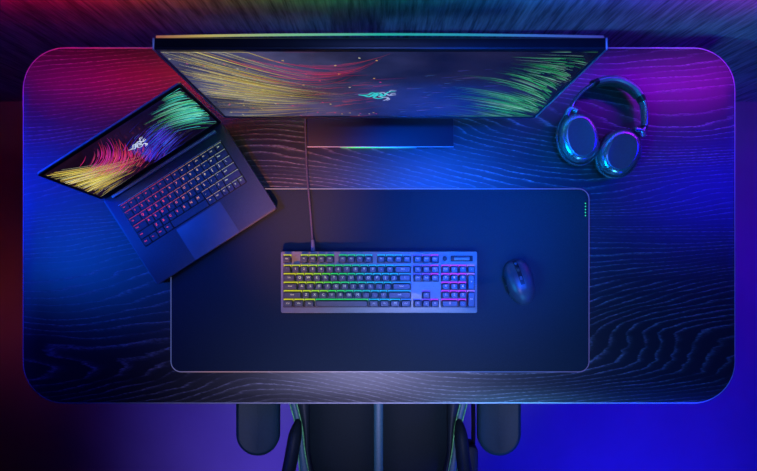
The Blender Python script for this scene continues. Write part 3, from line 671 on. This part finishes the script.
hb = link('headband', tube('headband', smooth_path(bandp, 8), 0.0088, 0.0175, 18, prof=lambda t: 0.72 + 0.28 * math.sin(PI * t) ** 0.6), M['hp_band'], hp)
cen = H(609, 116, hh)
pad = [p + (cen - p).normalized() * 0.0075 for p in smooth_path(bandp, 8)]
link('headband_pad', tube('headband_pad', pad[3:-3], 0.0058, 0.0150, 14, prof=lambda t: 0.6 + 0.4 * math.sin(PI * t) ** 0.6), M['cushion'], hb)
for (p, q) in ((H(592.5, 84, hh), H(597, 82, hh)), (H(639.5, 96.0, hh), H(642.3, 101.5, hh))):
    link('slider_joint', tube('slider_joint', [p, q], 0.0080, 0.0165, 14), M['plastic'], hp)
link('slider_joint', tube('slider_joint', [H(643.8, 126.5, hh), H(643.0, 130.5, hh)], 0.0075, 0.0145, 14), M['plastic'], hp)
for (p0, p1, p2) in ((H(566, 116, 0.034), H(570, 109, 0.033), H(577, 111.5, 0.036)), (H(643.5, 137, 0.034), H(641, 131, 0.033), H(634, 129.5, 0.036))):
    link('yoke_fork', tube('yoke_fork', smooth_path([p0, p1, p2], 6), 0.0066, 0.009, 12), M['hp'], hp)

# ------------------------------------------------------------------ gaming chair
ch = thing('gaming_chair', 'black gaming chair with green piping and padded armrests tucked under desk', 'chair', (0, -0.52, 0))
def S(px, py, h): v = P(px, py, h); return (v.x, v.y + 0.52)
SZ = 0.50; hs = SZ - T
# half outlines of the seat in chair space, y runs backwards from the seat front
inn = [(0.232, 0.27), (0.236, 0.20), (0.232, 0.13), (0.2175, 0.072), (0.2035, 0.011), (0.196, -0.053), (0.186, -0.106), (0.172, -0.17), (0.160, -0.245)]
outr = [(0.252, 0.27), (0.256, 0.20), (0.252, 0.13), (0.236, 0.072), (0.2205, 0.011), (0.2145, -0.053), (0.2105, -0.106), (0.204, -0.17), (0.198, -0.245)]
inn = [tuple(p[:2]) for p in smooth_path([(a, b, 0) for a, b in inn], 4)]
outr = [tuple(p[:2]) for p in smooth_path([(a, b, 0) for a, b in outr], 4)]
def sheet(name, A, B, z0, crown, m, thick, parent, n=8):
    """cushion strip between two edge lines, crowned across its width, closed underneath"""
    v = []; f = []; mrow = len(A)
    for a, b in zip(A, B):
        for i in range(n + 1):
            t = i / n; v.append((a[0] + (b[0] - a[0]) * t, a[1] + (b[1] - a[1]) * t, z0 + crown * (math.sin(PI * t) ** 0.6)))
    k0 = len(v)
    for a, b in zip(A, B): v.append((a[0], a[1], z0 - thick)); v.append((b[0], b[1], z0 - thick))
    for r in range(mrow - 1):
        for i in range(n): q = r * (n + 1) + i; f.append((q, q + 1, q + n + 2, q + n + 1))
        q = r * (n + 1); f.append((q, q + n + 1, k0 + 2 * r + 2, k0 + 2 * r)); f.append((q + n, k0 + 2 * r + 1, k0 + 2 * r + 3, q + 2 * n + 1)); f.append((k0 + 2 * r, k0 + 2 * r + 2, k0 + 2 * r + 3, k0 + 2 * r + 1))
    f.append(tuple(range(n + 1)) + (k0 + 1, k0)); e = (mrow - 1) * (n + 1); f.append(tuple(e + i for i in range(n, -1, -1)) + (k0 + 2 * (mrow - 1), k0 + 2 * (mrow - 1) + 1))
    return link(name, mesh(name, v, f, True, 55), m, parent)
ysl = [p[1] for p in inn]
link('seat_pan', prism('seat_pan', [(-0.20, -0.235), (0.20, -0.235), (0.235, 0.255), (-0.235, 0.255)], [(SZ - 0.10, 0.01), (SZ - 0.06, 0)]), M['plastic'], ch)
for s in (-1, 1):
    mid = [(s * 0.0135, y) for y in ysl]; cen_o = [(s * min(0.183, a[0] - 0.012), a[1]) for a in inn]
    sheet('seat_panel', mid, cen_o, SZ - 0.014, 0.010, M['leather'], 0.05, ch)
    bo = [(s * a[0], a[1]) for a in inn]
    sheet('seat_bolster', cen_o, bo, SZ - 0.008, 0.012, M['leather2'], 0.055, ch)
    oo = [(s * a[0], a[1]) for a in outr]
    sheet('side_stripe', bo, oo, SZ - 0.006, 0.004, M['stripe'], 0.055, ch)
    for line in (bo, oo): link('piping', tube('piping', [(a[0], a[1], SZ - 0.003) for a in line], 0.0017, 0.0017, 6), M['piping'], ch)
    # hip wing of the backrest
    wx = (0.213, 0.219, 0.228, 0.236) if s < 0 else (0.2135, 0.217, 0.221, 0.226)
    wp = smooth_path([(s * wx[0], 0.026, SZ - 0.01), (s * wx[1], 0.0, SZ + 0.005), (s * wx[2], -0.06, SZ + 0.025), (s * wx[3], -0.12, SZ + 0.06), (s * 0.238, -0.22, SZ + 0.14), (s * 0.242, -0.29, SZ + 0.30), (s * 0.24, -0.33, SZ + 0.45)], 6)
    link('side_wing', tube('side_wing', wp, 0.018, 0.030, 14, prof=lambda t: min(1.0, 0.40 + t * 3.0)), M['leather2'], ch)
    # armrest
    ap = P(258 if s < 0 else 500.5, 457, -0.075)
    rear = ap.y + 0.52; ax = s * 0.2885
    arm = link('armrest', slab('armrest', rrect(0.058, 0.06, 0.006, 3, 0, 0), SZ + 0.085, SZ + 0.133, 0.002), M['plastic'], ch, (ax, rear + 0.16, 0))
    link('arm_pad', prism('arm_pad', rrect(0.104, 0.27, 0.0515, 10, 0, 0.135 - 0.16), [(T - 0.104, 0.006), (T - 0.100, 0.001), (T - 0.094, 0), (T - 0.082, 0.0005), (T - 0.078, 0.0035), (T - 0.076, 0.008), (T - 0.078, 0.016)]), M['armpad'], arm)
    link('arm_post', slab('arm_post', rrect(0.04, 0.055, 0.006, 3), SZ - 0.085, SZ + 0.09, 0.002), M['plastic'], arm)
    link('arm_bracket', box('arm_bracket', 0.15, 0.05, 0.014, -s * 0.06, 0, SZ - 0.09, 0.003), M['black_metal'], arm)
sheet('center_stripe', [(-0.0125, y) for y in ysl], [(0.0125, y) for y in ysl], SZ - 0.009, 0.004, M['stripe'], 0.05, ch)
lv = smooth_path([(0.225, 0.075, SZ - 0.075), (0.256, 0.066, SZ - 0.055), (0.260, 0.03, SZ - 0.05), (0.260, -0.05, SZ - 0.05)], 6)
link('recline_lever', tube('recline_lever', lv, 0.0058, 0.009, 8), M['plastic'], ch)
link('lever_housing', slab('lever_housing', rrect(0.043, 0.20, 0.018, 5, 0.247, -0.146), SZ - 0.085, SZ - 0.015, 0.01), M['leather2'], ch)
# backrest (leans back behind the seat, below the frame)
bk = prism('backrest', [(-0.20, 0), (0.20, 0), (0.235, 0.12), (0.22, 0.26), (0.27, 0.44), (0.255, 0.60), (0.17, 0.70), (0.15, 0.82), (-0.15, 0.82), (-0.17, 0.70), (-0.255, 0.60), (-0.27, 0.44), (-0.22, 0.26), (-0.235, 0.12)], [(-0.09, 0.012), (-0.07, 0), (-0.02, 0), (0.0, 0.014)])
link('backrest', bk, M['leather'], ch, (0, -0.325, SZ - 0.02), (PI / 2 + math.radians(8), 0, 0)).rotation_euler = (math.radians(98), 0, 0)
link('back_bracket', box('back_bracket', 0.30, 0.14, 0.02, 0, -0.27, SZ - 0.085, 0.004), M['black_metal'], ch)
link('tilt_mechanism', box('tilt_mechanism', 0.22, 0.24, 0.04, 0, 0.0, SZ - 0.118, 0.006), M['black_metal'], ch)
link('gas_lift', slab('gas_lift', ell(0.026, 0.026, 20), 0.085, SZ - 0.135, 0.002), M['black_metal'], ch)
link('base_hub', slab('base_hub', ell(0.045, 0.045, 24), 0.065, 0.12, 0.006), M['black_metal'], ch)
for i in range(5):
    a = math.radians(90 + 72 * i); ca, sa = math.cos(a), math.sin(a)
    link('base_arm', tube('base_arm', [(0.03 * ca, 0.03 * sa, 0.092), (0.15 * ca, 0.15 * sa, 0.085), (0.26 * ca, 0.26 * sa, 0.072)], 0.026, 0.016, 10, prof=lambda t: 1 - 0.4 * t), M['black_metal'], ch)
    cs = link('caster', tube('caster', [(0.25 * ca, 0.25 * sa, 0.075), (0.25 * ca, 0.25 * sa, 0.03)], 0.008, 0.008, 8), M['black_metal'], ch)
    for o in (-0.014, 0.014):
        link('caster_wheel', tube('caster_wheel', [(0.25 * ca - sa * (o - 0.008), 0.25 * sa + ca * (o - 0.008), 0.0275), (0.25 * ca - sa * (o + 0.008), 0.25 * sa + ca * (o + 0.008), 0.0275)], 0.0275, 0.0275, 18), M['rubber'], cs)
